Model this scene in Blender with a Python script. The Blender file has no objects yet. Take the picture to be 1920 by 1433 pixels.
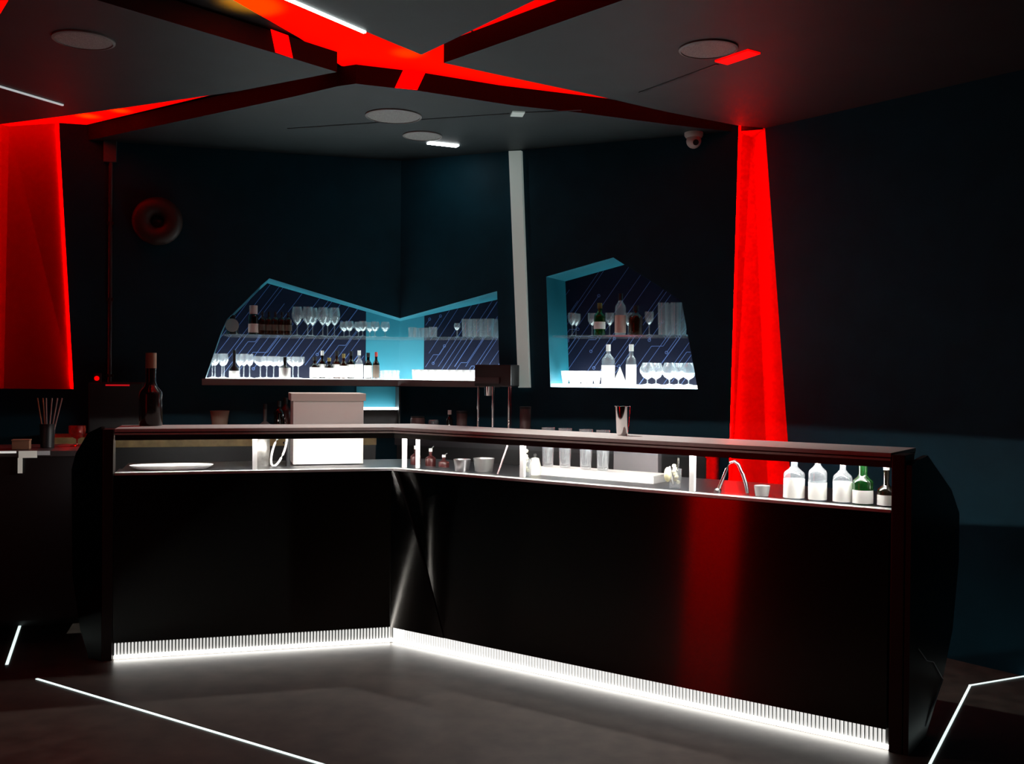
import bpy, bmesh, math, random
from mathutils import Vector, Matrix
from mathutils.geometry import tessellate_polygon
random.seed(7)
sc = bpy.context.scene
COL = sc.collection

# ------------------------------------------------------------------ camera
W, H, F = 1920.0, 1433.0, 1900.0
ROLL, PITCH = .009, -math.radians(.5)
CAM = Vector((0, 0, 1.45))
FW = Vector((0, math.cos(PITCH), math.sin(PITCH)))
_r = Vector((1, 0, 0)); _u = _r.cross(FW)
RT = _r * math.cos(ROLL) + _u * math.sin(ROLL)
UP = _u * math.cos(ROLL) - _r * math.sin(ROLL)
cd = bpy.data.cameras.new('camera'); cam = bpy.data.objects.new('camera', cd); COL.objects.link(cam)
M = Matrix((RT, UP, -FW)).transposed().to_4x4(); M.translation = CAM
cam.matrix_world = M
cd.sensor_fit = 'HORIZONTAL'; cd.sensor_width = 36; cd.lens = 36 * F / W
cd.clip_start = .05
sc.camera = cam

# ------------------------------------------------------------------ world, exposure
wd = bpy.data.worlds.new('world'); sc.world = wd; wd.use_nodes = True
bg = wd.node_tree.nodes['Background']
bg.inputs[0].default_value = (.55, .8, 1, 1); bg.inputs[1].default_value = .004
vs = sc.view_settings
vs.view_transform = 'Standard'; vs.look = 'None'; vs.exposure = 0; vs.gamma = 1; vs.use_curve_mapping = False
sc.display_settings.display_device = 'sRGB'

# ------------------------------------------------------------------ helpers
def ray(x, y): return FW + RT * ((x - W / 2) / F) + UP * (-(y - H / 2) / F)
def onz(x, y, z):
    d = ray(x, y); return CAM + d * ((z - CAM.z) / d.z)
def onv(x, y, p, n):
    d = ray(x, y); n = Vector((n[0], n[1], 0)); q = Vector((p[0], p[1], 0)) - CAM
    return CAM + d * (q.dot(n) / d.dot(n))

MATS = {}
def mat(name, color=(.5, .5, .5), rough=.5, metal=0, emit=None, estr=0, noise=0, nscale=20, bump=0, spec=.5, aniso=0, alpha=1, trans=0):
    if name in MATS: return MATS[name]
    m = bpy.data.materials.new(name); m.use_nodes = True; nt = m.node_tree; b = nt.nodes['Principled BSDF']
    b.inputs['Base Color'].default_value = (*color, 1); b.inputs['Roughness'].default_value = rough
    b.inputs['Metallic'].default_value = metal; b.inputs['Specular IOR Level'].default_value = spec
    b.inputs['Anisotropic'].default_value = aniso
    if trans: b.inputs['Transmission Weight'].default_value = trans
    if emit:
        b.inputs['Emission Color'].default_value = (*emit, 1); b.inputs['Emission Strength'].default_value = estr
    if noise or bump:
        tc = nt.nodes.new('ShaderNodeTexCoord'); n = nt.nodes.new('ShaderNodeTexNoise')
        n.inputs['Scale'].default_value = nscale; n.inputs['Detail'].default_value = 4
        nt.links.new(tc.outputs['Object'], n.inputs['Vector'])
        if noise:
            r = nt.nodes.new('ShaderNodeValToRGB')
            r.color_ramp.elements[0].color = (*[c * (1 - noise) for c in color], 1)
            r.color_ramp.elements[1].color = (*[min(1, c * (1 + noise)) for c in color], 1)
            r.color_ramp.elements[0].position = .3; r.color_ramp.elements[1].position = .7
            nt.links.new(n.outputs['Fac'], r.inputs[0]); nt.links.new(r.outputs[0], b.inputs['Base Color'])
        if bump:
            bp = nt.nodes.new('ShaderNodeBump'); bp.inputs['Strength'].default_value = bump; bp.inputs['Distance'].default_value = .01
            nt.links.new(n.outputs['Fac'], bp.inputs['Height']); nt.links.new(bp.outputs[0], b.inputs['Normal'])
    MATS[name] = m; return m

def glass_mat(name, tint=(1, 1, 1), diff=.10, gloss=.10, dcol=(.9, .95, 1)):
    """thin glass: see-through, glossy by angle, a little frosted so light from below makes it glow"""
    if name in MATS: return MATS[name]
    m = bpy.data.materials.new(name); m.use_nodes = True; nt = m.node_tree; nt.nodes.clear()
    o = nt.nodes.new('ShaderNodeOutputMaterial'); t = nt.nodes.new('ShaderNodeBsdfTransparent'); t.inputs[0].default_value = (*tint, 1)
    g = nt.nodes.new('ShaderNodeBsdfGlossy'); g.inputs['Roughness'].default_value = .08
    d = nt.nodes.new('ShaderNodeBsdfTranslucent'); d.inputs[0].default_value = (*dcol, 1)
    d2 = nt.nodes.new('ShaderNodeBsdfDiffuse'); d2.inputs[0].default_value = (*dcol, 1)
    md = nt.nodes.new('ShaderNodeMixShader'); md.inputs[0].default_value = .5
    nt.links.new(d.outputs[0], md.inputs[1]); nt.links.new(d2.outputs[0], md.inputs[2])
    m1 = nt.nodes.new('ShaderNodeMixShader'); m2 = nt.nodes.new('ShaderNodeMixShader')
    lw = nt.nodes.new('ShaderNodeLayerWeight'); lw.inputs['Blend'].default_value = .35
    mu = nt.nodes.new('ShaderNodeMath'); mu.operation = 'MULTIPLY_ADD'; mu.inputs[1].default_value = .55; mu.inputs[2].default_value = gloss
    nt.links.new(lw.outputs['Facing'], mu.inputs[0]); nt.links.new(mu.outputs[0], m1.inputs[0])
    nt.links.new(t.outputs[0], m1.inputs[1]); nt.links.new(g.outputs[0], m1.inputs[2])
    m2.inputs[0].default_value = diff
    nt.links.new(m1.outputs[0], m2.inputs[1]); nt.links.new(md.outputs[0], m2.inputs[2]); nt.links.new(m2.outputs[0], o.inputs[0])
    MATS[name] = m; return m

def link(name, me, m=None, parent=None, loc=None):
    o = bpy.data.objects.new(name, me); COL.objects.link(o)
    if m is not None and me is not None: me.materials.append(m)
    if parent: o.parent = parent
    if loc is not None: o.location = loc
    return o
def tag(o, label=None, cat=None, group=None, kind=None):
    if label: o['label'] = label
    if cat: o['category'] = cat
    if group: o['group'] = group
    if kind: o['kind'] = kind
    return o
def empty(name, loc=(0, 0, 0), rz=0, label=None, cat=None, group=None):
    o = bpy.data.objects.new(name, None); COL.objects.link(o); o.location = loc; o.rotation_euler.z = rz
    o.empty_display_size = .05
    return tag(o, label, cat, group)
def copy_tree(o, parent=None):
    c = o.copy(); COL.objects.link(c); c.parent = parent
    for ch in list(o.children): copy_tree(ch, c)
    return c
def me_from(verts, faces, name='mesh', smooth=False):
    me = bpy.data.meshes.new(name); me.from_pydata([tuple(v) for v in verts], [], faces); me.update()
    if smooth:
        for p in me.polygons: p.use_smooth = True
    return me
class MB:
    def __init__(s): s.v = []; s.f = []
    def add(s, vs, fs):
        k = len(s.v); s.v += [tuple(v) for v in vs]; s.f += [tuple(i + k for i in f) for f in fs]; return s
    def box(s, x0, x1, y0, y1, z0, z1):
        return s.add([(x0, y0, z0), (x1, y0, z0), (x1, y1, z0), (x0, y1, z0), (x0, y0, z1), (x1, y0, z1), (x1, y1, z1), (x0, y1, z1)],
                     [(0, 3, 2, 1), (4, 5, 6, 7), (0, 1, 5, 4), (1, 2, 6, 5), (2, 3, 7, 6), (3, 0, 4, 7)])
    def prism(s, pts, vec):
        """planar polygon (3-D points) extruded by vec"""
        n = len(pts); vec = Vector(vec); a = [Vector(p) for p in pts]; b = [p + vec for p in a]
        tri = tessellate_polygon([a])
        fs = [tuple(t) for t in tri] + [tuple(i + n for i in reversed(t)) for t in tri]
        fs += [(i, (i + 1) % n, (i + 1) % n + n, i + n) for i in range(n)]
        return s.add(a + b, fs)
    def lathe(s, prof, seg=20, c=(0, 0, 0)):
        k = []
        for r, z in prof:
            k += [(c[0] + r * math.cos(2 * math.pi * i / seg), c[1] + r * math.sin(2 * math.pi * i / seg), c[2] + z) for i in range(seg)]
        fs = []
        for j in range(len(prof) - 1):
            for i in range(seg):
                i2 = (i + 1) % seg
                fs.append((j * seg + i, j * seg + i2, (j + 1) * seg + i2, (j + 1) * seg + i))
        return s.add(k, fs)
    def tube(s, pts, r, seg=8):
        pts = [Vector(p) for p in pts]; k = []
        for i, p in enumerate(pts):
            d = (pts[min(i + 1, len(pts) - 1)] - pts[max(i - 1, 0)]).normalized()
            a = d.cross(Vector((0, 0, 1)) if abs(d.z) < .9 else Vector((1, 0, 0))).normalized(); b = d.cross(a)
            rr = r[i] if isinstance(r, (list, tuple)) else r
            k += [p + a * (rr * math.cos(2 * math.pi * j / seg)) + b * (rr * math.sin(2 * math.pi * j / seg)) for j in range(seg)]
        n = len(pts)
        fs = [(i * seg + j, i * seg + (j + 1) % seg, (i + 1) * seg + (j + 1) % seg, (i + 1) * seg + j) for i in range(n - 1) for j in range(seg)]
        fs += [tuple(range(seg)), tuple(reversed(range((n - 1) * seg, n * seg)))]
        return s.add(k, fs)
    def build(s, name, m=None, parent=None, loc=None, smooth=False, bevel=0):
        me = me_from(s.v, s.f, name, False)
        bm = bmesh.new(); bm.from_mesh(me); bmesh.ops.recalc_face_normals(bm, faces=bm.faces)
        if bevel:
            bmesh.ops.bevel(bm, geom=[e for e in bm.edges if e.is_manifold and e.calc_face_angle() > .4], offset=bevel, segments=2, affect='EDGES', profile=.7)
        bm.to_mesh(me); bm.free()
        if smooth:
            me.shade_smooth()
            try: me.set_sharp_from_angle(angle=math.radians(40))
            except Exception: pass
        return link(name, me, m, parent, loc)

# ------------------------------------------------------------------ materials
navy = mat('navy wall paint', (.0035, .041, .064), .6, noise=.12, nscale=6, bump=.03, spec=.15)
teal = mat('turquoise paint', (.010, .15, .205), .5)
ceilp = mat('dark ceiling paint', (.014, .023, .026), .6, noise=.15, nscale=5)
fascm = mat('black panel edge', (.016, .012, .012), .7, spec=.1)
floorm = mat('dark brown floor', (.058, .048, .040), .42, noise=.35, nscale=9, bump=.05)
black = mat('black brushed metal', (.12, .115, .11), .08, metal=1)
def brushed(m, k):
    """fine horizontal brushing: the normal is tilted up or down at random, so reflections streak vertically only"""
    nt = m.node_tree; b = nt.nodes['Principled BSDF']; N = nt.nodes.new; L = nt.links.new
    tc = N('ShaderNodeTexCoord'); sp_ = N('ShaderNodeSeparateXYZ'); L(tc.outputs['Object'], sp_.inputs[0])
    vals = []
    for sc_ in (23000., 37000.):
        mu = N('ShaderNodeMath'); mu.operation = 'MULTIPLY'; mu.inputs[1].default_value = sc_; L(sp_.outputs['Z'], mu.inputs[0])
        wn = N('ShaderNodeTexWhiteNoise'); wn.noise_dimensions = '1D'; L(mu.outputs[0], wn.inputs['W']); vals.append(wn.outputs['Value'])
    ad = N('ShaderNodeMath'); ad.operation = 'ADD'; L(vals[0], ad.inputs[0]); L(vals[1], ad.inputs[1])
    ma = N('ShaderNodeMath'); ma.operation = 'MULTIPLY_ADD'; ma.inputs[1].default_value = k; ma.inputs[2].default_value = -k; L(ad.outputs[0], ma.inputs[0])
    cb_ = N('ShaderNodeCombineXYZ'); L(ma.outputs[0], cb_.inputs['Z'])
    ge = N('ShaderNodeNewGeometry'); va = N('ShaderNodeVectorMath'); va.operation = 'ADD'; L(ge.outputs['Normal'], va.inputs[0]); L(cb_.outputs[0], va.inputs[1])
    no = N('ShaderNodeVectorMath'); no.operation = 'NORMALIZE'; L(va.outputs[0], no.inputs[0]); L(no.outputs[0], b.inputs['Normal'])
brushed(black, .26)
darkm = mat('dark brown metal', (.045, .038, .034), .35, metal=.6)
blackp = mat('black plastic', (.012, .012, .013), .4)
alu = mat('brushed aluminium', (.56, .54, .52), .45, metal=.2, noise=.06, nscale=40)
steel = mat('stainless steel', (.55, .55, .56), .28, metal=1)
dsteel = mat('dark work steel', (.20, .20, .205), .3, metal=1)
chrome = mat('chrome', (.8, .8, .8), .08, metal=1)
white = mat('white plastic', (.82, .81, .78), .45)
offw = mat('grey white enamel', (.62, .58, .54), .45)
redface = mat('red column paint', (.80, .008, .006), .8, spec=.05)
redled = mat('red led', (.5, 0, 0), .5, emit=(1, 0, 0), estr=36)
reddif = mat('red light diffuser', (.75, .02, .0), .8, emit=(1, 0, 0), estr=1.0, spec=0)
redsign = mat('red lit acrylic', (.6, .01, .01), .6, emit=(1, 0, 0), estr=1.4, spec=.1)
wled = mat('white led', (.9, .9, .9), .5, emit=(1, .98, .94), estr=95)
kickled = mat('kick led', (.9, .9, .9), .5, emit=(1, .98, .92), estr=9)
kickrib = mat('lit acrylic rib', (.7, .7, .7), .4, emit=(1, 1, .96), estr=.75)
kickbk = mat('grey diffuser', (.07, .072, .07), .5)
floorled = mat('floor light line', (.8, .9, .9), .5, emit=(.82, 1, .97), estr=1.1)
ceilled = mat('ceiling light line', (.9, .9, .9), .5, emit=(.95, 1, 1), estr=22)
ceildim = mat('dim ceiling light line', (.7, .7, .7), .5, emit=(.9, 1, 1), estr=.35)
lightshelf = mat('lit frosted shelf', (.9, .95, 1), .5, emit=(.93, 1, 1), estr=9)
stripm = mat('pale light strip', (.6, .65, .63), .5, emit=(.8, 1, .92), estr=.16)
navyp = mat('navy print ground', (.003, .005, .016), .5, spec=.15)
tracem = mat('pale blue print', (.06, .11, .26), .4)
wood = mat('olive wood', (.34, .27, .11), .5, noise=.3, nscale=14)
cardb = mat('tan card', (.35, .2, .12), .6)
gl = glass_mat('clear glass', (.97, .98, .98), .10, .06)
glsh = glass_mat('shelf glass', (.9, .97, .97), .03, .05)
glg = glass_mat('green glass', (.08, .35, .10), .10, .06, (.05, .35, .08))
gld = glass_mat('dark glass', (.05, .04, .02), .12, .05, (.06, .05, .03))
glb = glass_mat('brown glass', (.18, .07, .02), .12, .05, (.25, .10, .04))
glr = glass_mat('red glass', (.8, .12, .06), .2, .06, (.7, .05, .03))
spirit = glass_mat('clear spirit', (.93, .96, .97), .16, .05)
labelw = mat('white paper label', (.85, .85, .80), .6)
labelp = mat('pink paper label', (.62, .42, .36), .6)
labelr = mat('red paper label', (.5, .05, .04), .6)
capblk = mat('dark cap', (.02, .02, .02), .4)
capgold = mat('gold cap', (.55, .42, .15), .35, metal=.8)

# ------------------------------------------------------------------ plan of the place
B0 = onz(735, 1205, 0); L0 = onz(213, 1238, 0); R0 = onz(1665, 1408, 0)
AL = math.atan2(B0.y - L0.y, B0.x - L0.x); AR = math.atan2(R0.y - B0.y, R0.x - B0.x)
LL = (B0 - L0).length; LR = (R0 - B0).length
uL = Vector((math.cos(AL), math.sin(AL), 0)); nL = Vector((-math.sin(AL), math.cos(AL), 0))     # n points behind the bar
uR = Vector((math.cos(AR), math.sin(AR), 0)); nR = Vector((-math.sin(AR), math.cos(AR), 0))
def on_left(px, d, py=880): return onv(px, py, L0 + nL * d, nL)
def on_right(px, d, py=900): return onv(px, py, B0 + nR * d, nR)

ZC = 2.95          # ceiling underside
ZT = 3.05          # top of the ceiling panels
_k = ray(750, 600); K = CAM + _k * (7.2 / _k.y); K.z = 0
WA_L, WA_R, WA_S = math.radians(15.6), math.radians(-24.0), math.radians(-52)
wL = Vector((math.cos(WA_L), math.sin(WA_L), 0)); mL = Vector((-math.sin(WA_L), math.cos(WA_L), 0))
wR = Vector((math.cos(WA_R), math.sin(WA_R), 0)); mR = Vector((-math.sin(WA_R), math.cos(WA_R), 0))
def wall_l(px, py, d=0): return onv(px, py, K + mL * d, mL)
def wall_r(px, py, d=0): return onv(px, py, K + mR * d, mR)
S0 = wall_r(1432, 240); S0.z = 0
wS = Vector((math.cos(WA_S), math.sin(WA_S), 0)); mS = Vector((-math.sin(WA_S), math.cos(WA_S), 0))
def wall_s(px, py, d=0): return onv(px, py, S0 + mS * d, mS)
XL = -3.64         # left side wall
def zfix(p, z): q = p.copy(); q.z = z; return q

# ------------------------------------------------------------------ floor, walls
o = MB().box(XL - .1, 4.2, -3.1, 8.6, -.1, 0).build('floor', floorm); tag(o, kind='structure')

def poly_wall(name, outer, holes, m, parent=None):
    loops = [outer] + holes; flat = [Vector(p) for l in loops for p in l]
    tri = tessellate_polygon([[Vector(p) for p in l] for l in loops])
    me = me_from(flat, [tuple(t) for t in tri], name)
    return link(name, me, m, parent)

# corner niche opening (runs round the corner), z of the corner points
nicheL = [wall_l(505, 522), wall_l(489, 536), wall_l(425, 600), wall_l(413, 628), wall_l(385, 717)]
ZB = wall_l(750, 712).z                      # lit shelf height
ZNC = wall_l(750, 597).z                     # top of the opening at the corner
nicheL[-1].z = ZB
# left wall outline: start at the corner, floor level
LE = K - wL * ((K.x - XL) / wL.x); LE.z = 0
colL = [wall_l(111, 247), wall_l(138, 730)]
colL_left = [wall_l(-70, 240), wall_l(-70, 730)]
zcb = colL[1].z
outer = [K, zfix(K, ZB)] + list(reversed(nicheL)) + [zfix(K, ZNC), zfix(K, ZT),
         zfix(colL[0], ZT), zfix(colL[0], colL[0].z), zfix(colL[1], zcb), zfix(colL_left[1], zcb), zfix(colL_left[0], ZT), zfix(LE, ZT), LE]
wl = poly_wall('wall_left', outer, [], navy); tag(wl, kind='structure')
nr1 = [wall_r(932, 546), wall_r(937, 717)]; nr1[1].z = ZB
nicheR = [wall_r(1024, 519), wall_r(1150, 483), wall_r(1278, 565), wall_r(1308, 734), wall_r(1032, 722)]
ZB2 = (nicheR[3].z + nicheR[4].z) / 2; nicheR[3].z = nicheR[4].z = ZB2
ct = wall_r(1385, 237); cb = wall_r(1365, 940); cb0 = cb + (cb - ct) * ((cb.z - .0) / (ct.z - cb.z)); cb0.z = 0
ctT = ct + (ct - cb) * ((ZT - ct.z) / (ct.z - cb.z)); ctT.z = ZT
outer = [K, zfix(K, ZB), nr1[1], nr1[0], zfix(K, ZNC), zfix(K, ZT), ctT, cb0]
wr = poly_wall('wall_right', outer, [nicheR], navy); tag(wr, kind='structure')
# side wall right of the red column
sb = wall_s(1478, 850); sbT = S0.copy(); sbT.z = ZT
sdir = (sb - zfix(S0, wall_r(1432, 240).z)); sb0 = sb + sdir * (sb.z / -sdir.z); sb0.z = 0
SE = S0 + wS * 4.0; SE.z = 0
ws = poly_wall('wall_side', [sb0, sbT, zfix(SE, ZT), SE], [], navy); tag(ws, kind='structure')
o = MB().box(XL - .1, XL, -3.1, LE.y, 0, ZT).build('wall_far_left', navy); tag(o, kind='structure')
o = MB().box(SE.x, SE.x + .1, -3.1, SE.y, 0, ZT).build('wall_far_right', navy); tag(o, kind='structure')
o = MB().box(XL - .1, SE.x + .1, -3.1, -3.0, 0, ZT).build('wall_behind', navy); tag(o, kind='structure')

# niche linings: soffits and jambs, turquoise
DL, DR = .407, .356
KB = K + Vector((-.045, .41, 0))             # inner corner of the niche
def lining(parent, pts, vec, closed=False, name='niche_lining', last=None):
    b = [Vector(p) + vec for p in pts]
    if last is not None: b[-1] = last
    n = len(pts); fs = [(i, i + 1, i + 1 + n, i + n) for i in range(n - 1)]
    if closed: fs.append((n - 1, 0, n, 2 * n - 1))
    return link(name, me_from(list(pts) + b, fs, name), teal, parent)
lining(wl, [nicheL[1], nicheL[0], zfix(K, ZNC)], mL * DL, last=zfix(KB, ZNC))
lining(wl, list(reversed(nicheL[1:])), mL * DL).data.materials[0] = navy
lining(wr, [nr1[1], nr1[0], zfix(K, ZNC)], mR * DR, last=zfix(KB, ZNC))
lining(wr, nicheR, mR * DR, closed=True)
# niche backs: turquoise near the corner, printed navy panels beyond
def back_poly(parent, pts, vec, name, m): return poly_wall(name, [Vector(p) + vec for p in pts], [], m, parent)
bkL = wall_l(686, 650, DL); bkR = wall_r(795, 650, DR)
tL = (bkL - KB); tR = (bkR - KB)
zl = 2.0
link('niche_back', me_from([zfix(KB, ZB), zfix(bkL, ZB), zfix(bkL, zl), zfix(KB, zl)], [(0, 1, 2, 3)]), teal, wl)
link('niche_back', me_from([zfix(KB, ZB), zfix(bkR, ZB), zfix(bkR, zl), zfix(KB, zl)], [(0, 1, 2, 3)]), teal, wr)

def circuit_panel(name_wall, org, along, z0, z1, width, normal_out, seed):
    """navy printed board with pale blue diagonal traces and ring pads; local x along, z up"""
    rnd = random.Random(seed)
    p = MB().box(0, width, 0, .012, 0, z1 - z0).build('circuit_panel', navyp, name_wall)
    ax = along.normalized(); ay = -normal_out.normalized()
    mt = Matrix((ax, ay, Vector((0, 0, 1)))).transposed().to_4x4(); mt.translation = zfix(org, z0)
    p.matrix_local = mt
    mb = MB(); hh = z1 - z0; w = .0030
    def seg(a, b, w=w):
        a = Vector((a[0], 0, a[1])); b = Vector((b[0], 0, b[1])); d = b - a
        if d.length < 1e-5: return
        d.normalize(); n = Vector((-d.z, 0, d.x)) * w / 2; y = Vector((0, -.0015, 0))
        mb.add([a + n + y, b + n + y, b - n + y, a - n + y], [(0, 1, 2, 3)])
    def ring(c, r=.011):
        k = 12; v = []
        for rr in (r, r - .0035):
            v += [(c[0] + rr * math.cos(2 * math.pi * i / k), -.002, c[1] + rr * math.sin(2 * math.pi * i / k)) for i in range(k)]
        mb.add(v, [(i, (i + 1) % k, (i + 1) % k + k, i + k) for i in range(k)])
    dx, dz = math.cos(math.radians(54)), math.sin(math.radians(54))
    def clip(pts):
        q = []
        for a, b in zip(pts, pts[1:]):
            n = 10
            for i in range(n):
                c = (a[0] + (b[0] - a[0]) * i / n, a[1] + (b[1] - a[1]) * i / n); e = (a[0] + (b[0] - a[0]) * (i + 1) / n, a[1] + (b[1] - a[1]) * (i + 1) / n)
                if all(.004 < t[0] < width - .004 and .004 < t[1] < hh - .004 for t in (c, e)): q.append((c, e))
        for c, e in q: seg(c, e, w * wm)
    x = -hh * .8
    while x < width:
        wm = 1.7 if rnd.random() < .15 else 1
        pts = [(x, 0)]; cx, cz = x, 0
        if rnd.random() < .45:
            L1 = rnd.uniform(.12, .5); cx += dx * L1; cz += dz * L1; pts.append((cx, cz))
            st = rnd.choice([.05, .08, -.0, .1]); cx += st; pts.append((cx, cz))
            if rnd.random() < .4:
                ring((cx + .011, cz)) if .02 < cx < width - .03 and .02 < cz < hh - .02 else None
            else:
                L2 = rnd.uniform(.2, .9); pts.append((cx + dx * L2, cz + dz * L2))
        elif rnd.random() < .35:
            a = rnd.uniform(.05, .5); b = a + rnd.uniform(.15, .4)
            pts = [(x + dx * a, dz * a), (x + dx * b, dz * b)]
            for c in pts:
                if .02 < c[0] < width - .02 and .02 < c[1] < hh - .02: ring(c)
        else:
            pts.append((x + dx * 1.2, dz * 1.2))
        clip(pts); x += rnd.choice([.03, .045, .06, .075])
    mb.build('circuit_print', tracem, p)
    return p
eL = wall_l(370, 717, DL)
circuit_panel(wl, zfix(eL, 0), wL, ZB, 2.12, (zfix(bkL, 0) - zfix(eL, 0)).length, -mL, 3)
eR = wall_r(960, 650, DR)
circuit_panel(wr, zfix(bkR, 0), wR, ZB, 2.12, (zfix(eR, 0) - zfix(bkR, 0)).length, -mR, 8)
e2a, e2b = wall_r(1030, 650, DR), wall_r(1330, 650, DR)
circuit_panel(wr, zfix(e2a, 0), wR, ZB2, 2.32, (zfix(e2b, 0) - zfix(e2a, 0)).length, -mR, 21)

# ------------------------------------------------------------------ red light columns
def col_strip(mb_pts, name, m, parent): return link(name, me_from(mb_pts, [tuple(range(len(mb_pts)))]), m, parent)
def led_along(a, b, r, parent, m=None): return MB().tube([a, b], r, 6).build('led_strip', m or redled, parent)
t = empty('light_column', zfix(S0, 0), 0, 'red lit folded wall column behind the bar taps, widening towards the floor', 'wall light')
t.matrix_world = Matrix.Identity(4)
crT = wall_r(1411, 240, .20); crB = wall_r(1437, 850, .20)
crd = crB - crT; crT2 = crT + crd * ((ZT - crT.z) / crd.z); crB2 = crB + crd * ((0 - crB.z) / crd.z)
col_strip([cb0, crB2, crT2, ctT], 'left_face', redface, t)
col_strip([crB2, sb0, sbT, crT2], 'right_face', redface, t)
col_strip([zfix(p, ZC - .004) for p in (ctT, crT2, sbT)], 'cap', redface, t)
inr = (zfix(crT2, 0) - zfix(ctT, 0)).normalized()
led_along(cb0 + inr * .012 + Vector((0, -.004, .02)), ctT + inr * .012 + Vector((0, -.004, -.02)), .006, t)
# left column
t = empty('light_column', (0, 0, 0), 0, 'wide red lit folded wall column ending above the side counter', 'wall light')
c1T, c1B = zfix(colL[0], ZT), colL[1]
qT = wall_l(17, 240, .20); qB = wall_l(7, 730, .20)
qd = qB - qT; qT2 = qT + qd * ((ZT - qT.z) / qd.z); qB2 = qB + qd * ((zcb - qB.z) / qd.z)
lT, lB = zfix(colL_left[0], ZT), zfix(colL_left[1], zcb)
col_strip([c1B, qB2, qT2, c1T], 'right_face', redface, t)
col_strip([qB2, lB, lT, qT2], 'left_face', redface, t)
col_strip([c1B, zfix(lB, zcb), zfix(qB2, zcb)], 'sill', darkm, t)
inr = (zfix(qT2, 0) - zfix(c1T, 0)).normalized()
led_along(c1B + inr * .012 + Vector((0, -.004, .01)), c1T + inr * .012 + Vector((0, -.004, -.02)), .006, t, mat('softer red led', (.5, 0, 0), .5, emit=(1, 0, 0), estr=15))
# a third one on the far left wall, seen only as a reflection in the bar front
t = empty('light_column', (XL, 1.73, 0), 0, 'flat red light column on the far left side wall', 'wall light')
MB().box(0, .05, -.26, .26, .05, 2.9).build('diffuser', mat('bright red diffuser', (.7, .02, .0), .8, emit=(1, 0, 0), estr=2.0, spec=0), t)
MB().box(0, .06, -.30, -.26, .0, 2.95).box(0, .06, .26, .30, 0, 2.95).build('frame', darkm, t)

# ------------------------------------------------------------------ ceiling
up = Vector((0, 0, ZT - ZC))
ceil = MB().box(XL - .1, 4.2, -3.1, 8.6, ZT + .012, ZT + .1).build('ceiling', ceilp); tag(ceil, kind='structure')
def pz(x, y): return onz(x, y, ZC)
def xy(x, y): return Vector((x, y, ZC))
def ceiling_panel(pts):
    o = MB().prism(pts, up).build('ceiling_panel', ceilp, ceil); o.data.materials.append(fascm)
    for f in o.data.polygons:
        if abs(f.normal.z) < .5: f.material_index = 1
    return o
eA = pz(790 - 1603 / .4204, -1500)
# panel over the bar
ceiling_panel([pz(60, 286), pz(109, 275), pz(365, 221), pz(547, 182), pz(632, 162), pz(667, 157), pz(783, 170), pz(964, 198), pz(1093, 212), pz(1251, 233), pz(1386, 248), pz(1432, 243),
               xy(2.2, 6.6), xy(2.2, 8.5), xy(-3.7, 8.5), xy(-3.7, 6.3)])
# left panel
p_l = [pz(632, 135), pz(510, 98), pz(292, 33)]
dd = (p_l[2] - p_l[1]); p_end = p_l[2] + dd * ((-3.6 - p_l[2].x) / dd.x)
ceiling_panel(p_l + [p_end, pz(-130, 253), pz(0, 233), pz(109, 219), pz(219, 204), pz(447, 171)])
# near panel between the two front slots
n0, n1, n2 = pz(790, 103), pz(545, 0), pz(1003, 0)
d1 = n1 - n0; d2 = n2 - n0
q1 = n0 + d1 * ((-3.6 - n0.x) / d1.x); q2 = n0 + d2 * ((-3.0 - n0.y) / d2.y)
ceiling_panel([n0, n1, q1, xy(-3.6, -3.0), q2, n2])
# right panel
r0, r1 = pz(832, 118), pz(1100, 24)
d3 = r1 - r0; q3 = r0 + d3 * ((4.0 - r0.x) / d3.x) if d3.x > 0 else r1
q3y = r0 + d3 * ((-3.0 - r0.y) / d3.y)
qq = q3y if q3y.x < 4.0 else q3
ceiling_panel([r0, r1, qq] + ([xy(4.0, -3.0)] if q3y.x < 4.0 else []) + [xy(4.05, 6.3), zfix(S0, ZC) + mS * .2 + Vector((0.05, 0, 0)), pz(1432, 240), pz(1386, 236), pz(1251, 210), pz(1093, 174), pz(942, 142)])
# red light slots: lit diffusers lying on top of the panels
def diffuser(pts, label):
    o = MB().prism([zfix(p, ZT + .001) for p in pts], (0, 0, .01)).build('light_slot', reddif)
    return tag(o, label, 'ceiling light')
diffuser([pz(300, -30), pz(600, -30), pz(860, 70), pz(900, 128), pz(1400, 230), pz(1380, 245), pz(640, 160), pz(560, 110)], 'long bright red ceiling slot running from the white light line towards the dome camera')
diffuser([pz(866, 74), pz(1060, -30), pz(1190, -30), pz(905, 120)], 'short red ceiling slot branching off beside the perforated round speaker of the right panel')
diffuser([pz(-150, 228), pz(0, 215), pz(500, 150), pz(600, 165), pz(109, 275), pz(-150, 290)], 'tapering red ceiling slot leading into the wide red column')
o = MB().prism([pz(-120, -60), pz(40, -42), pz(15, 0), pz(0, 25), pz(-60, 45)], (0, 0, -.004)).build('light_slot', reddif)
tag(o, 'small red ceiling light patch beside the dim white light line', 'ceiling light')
# warm hot spots inside the slots: LED spots shining up at the diffusers
def spot(x, y, e, size=.12, z=ZT - .07):
    l = bpy.data.lights.new('slot_led', 'AREA'); l.shape = 'DISK'; l.size = size; l.energy = e; l.color = (1, .3, 0)
    ob = bpy.data.objects.new('slot_led', l); COL.objects.link(ob); ob.location = onz(x, y, ZT) - Vector((0, 0, .05)); ob.rotation_euler = (math.pi, 0, 0); l.spread = math.radians(110)
spot(470, 10, 1.6, .26); spot(165, 218, .30, .10); spot(225, 208, .22, .08); spot(765, 100, .3, .14)
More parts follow.
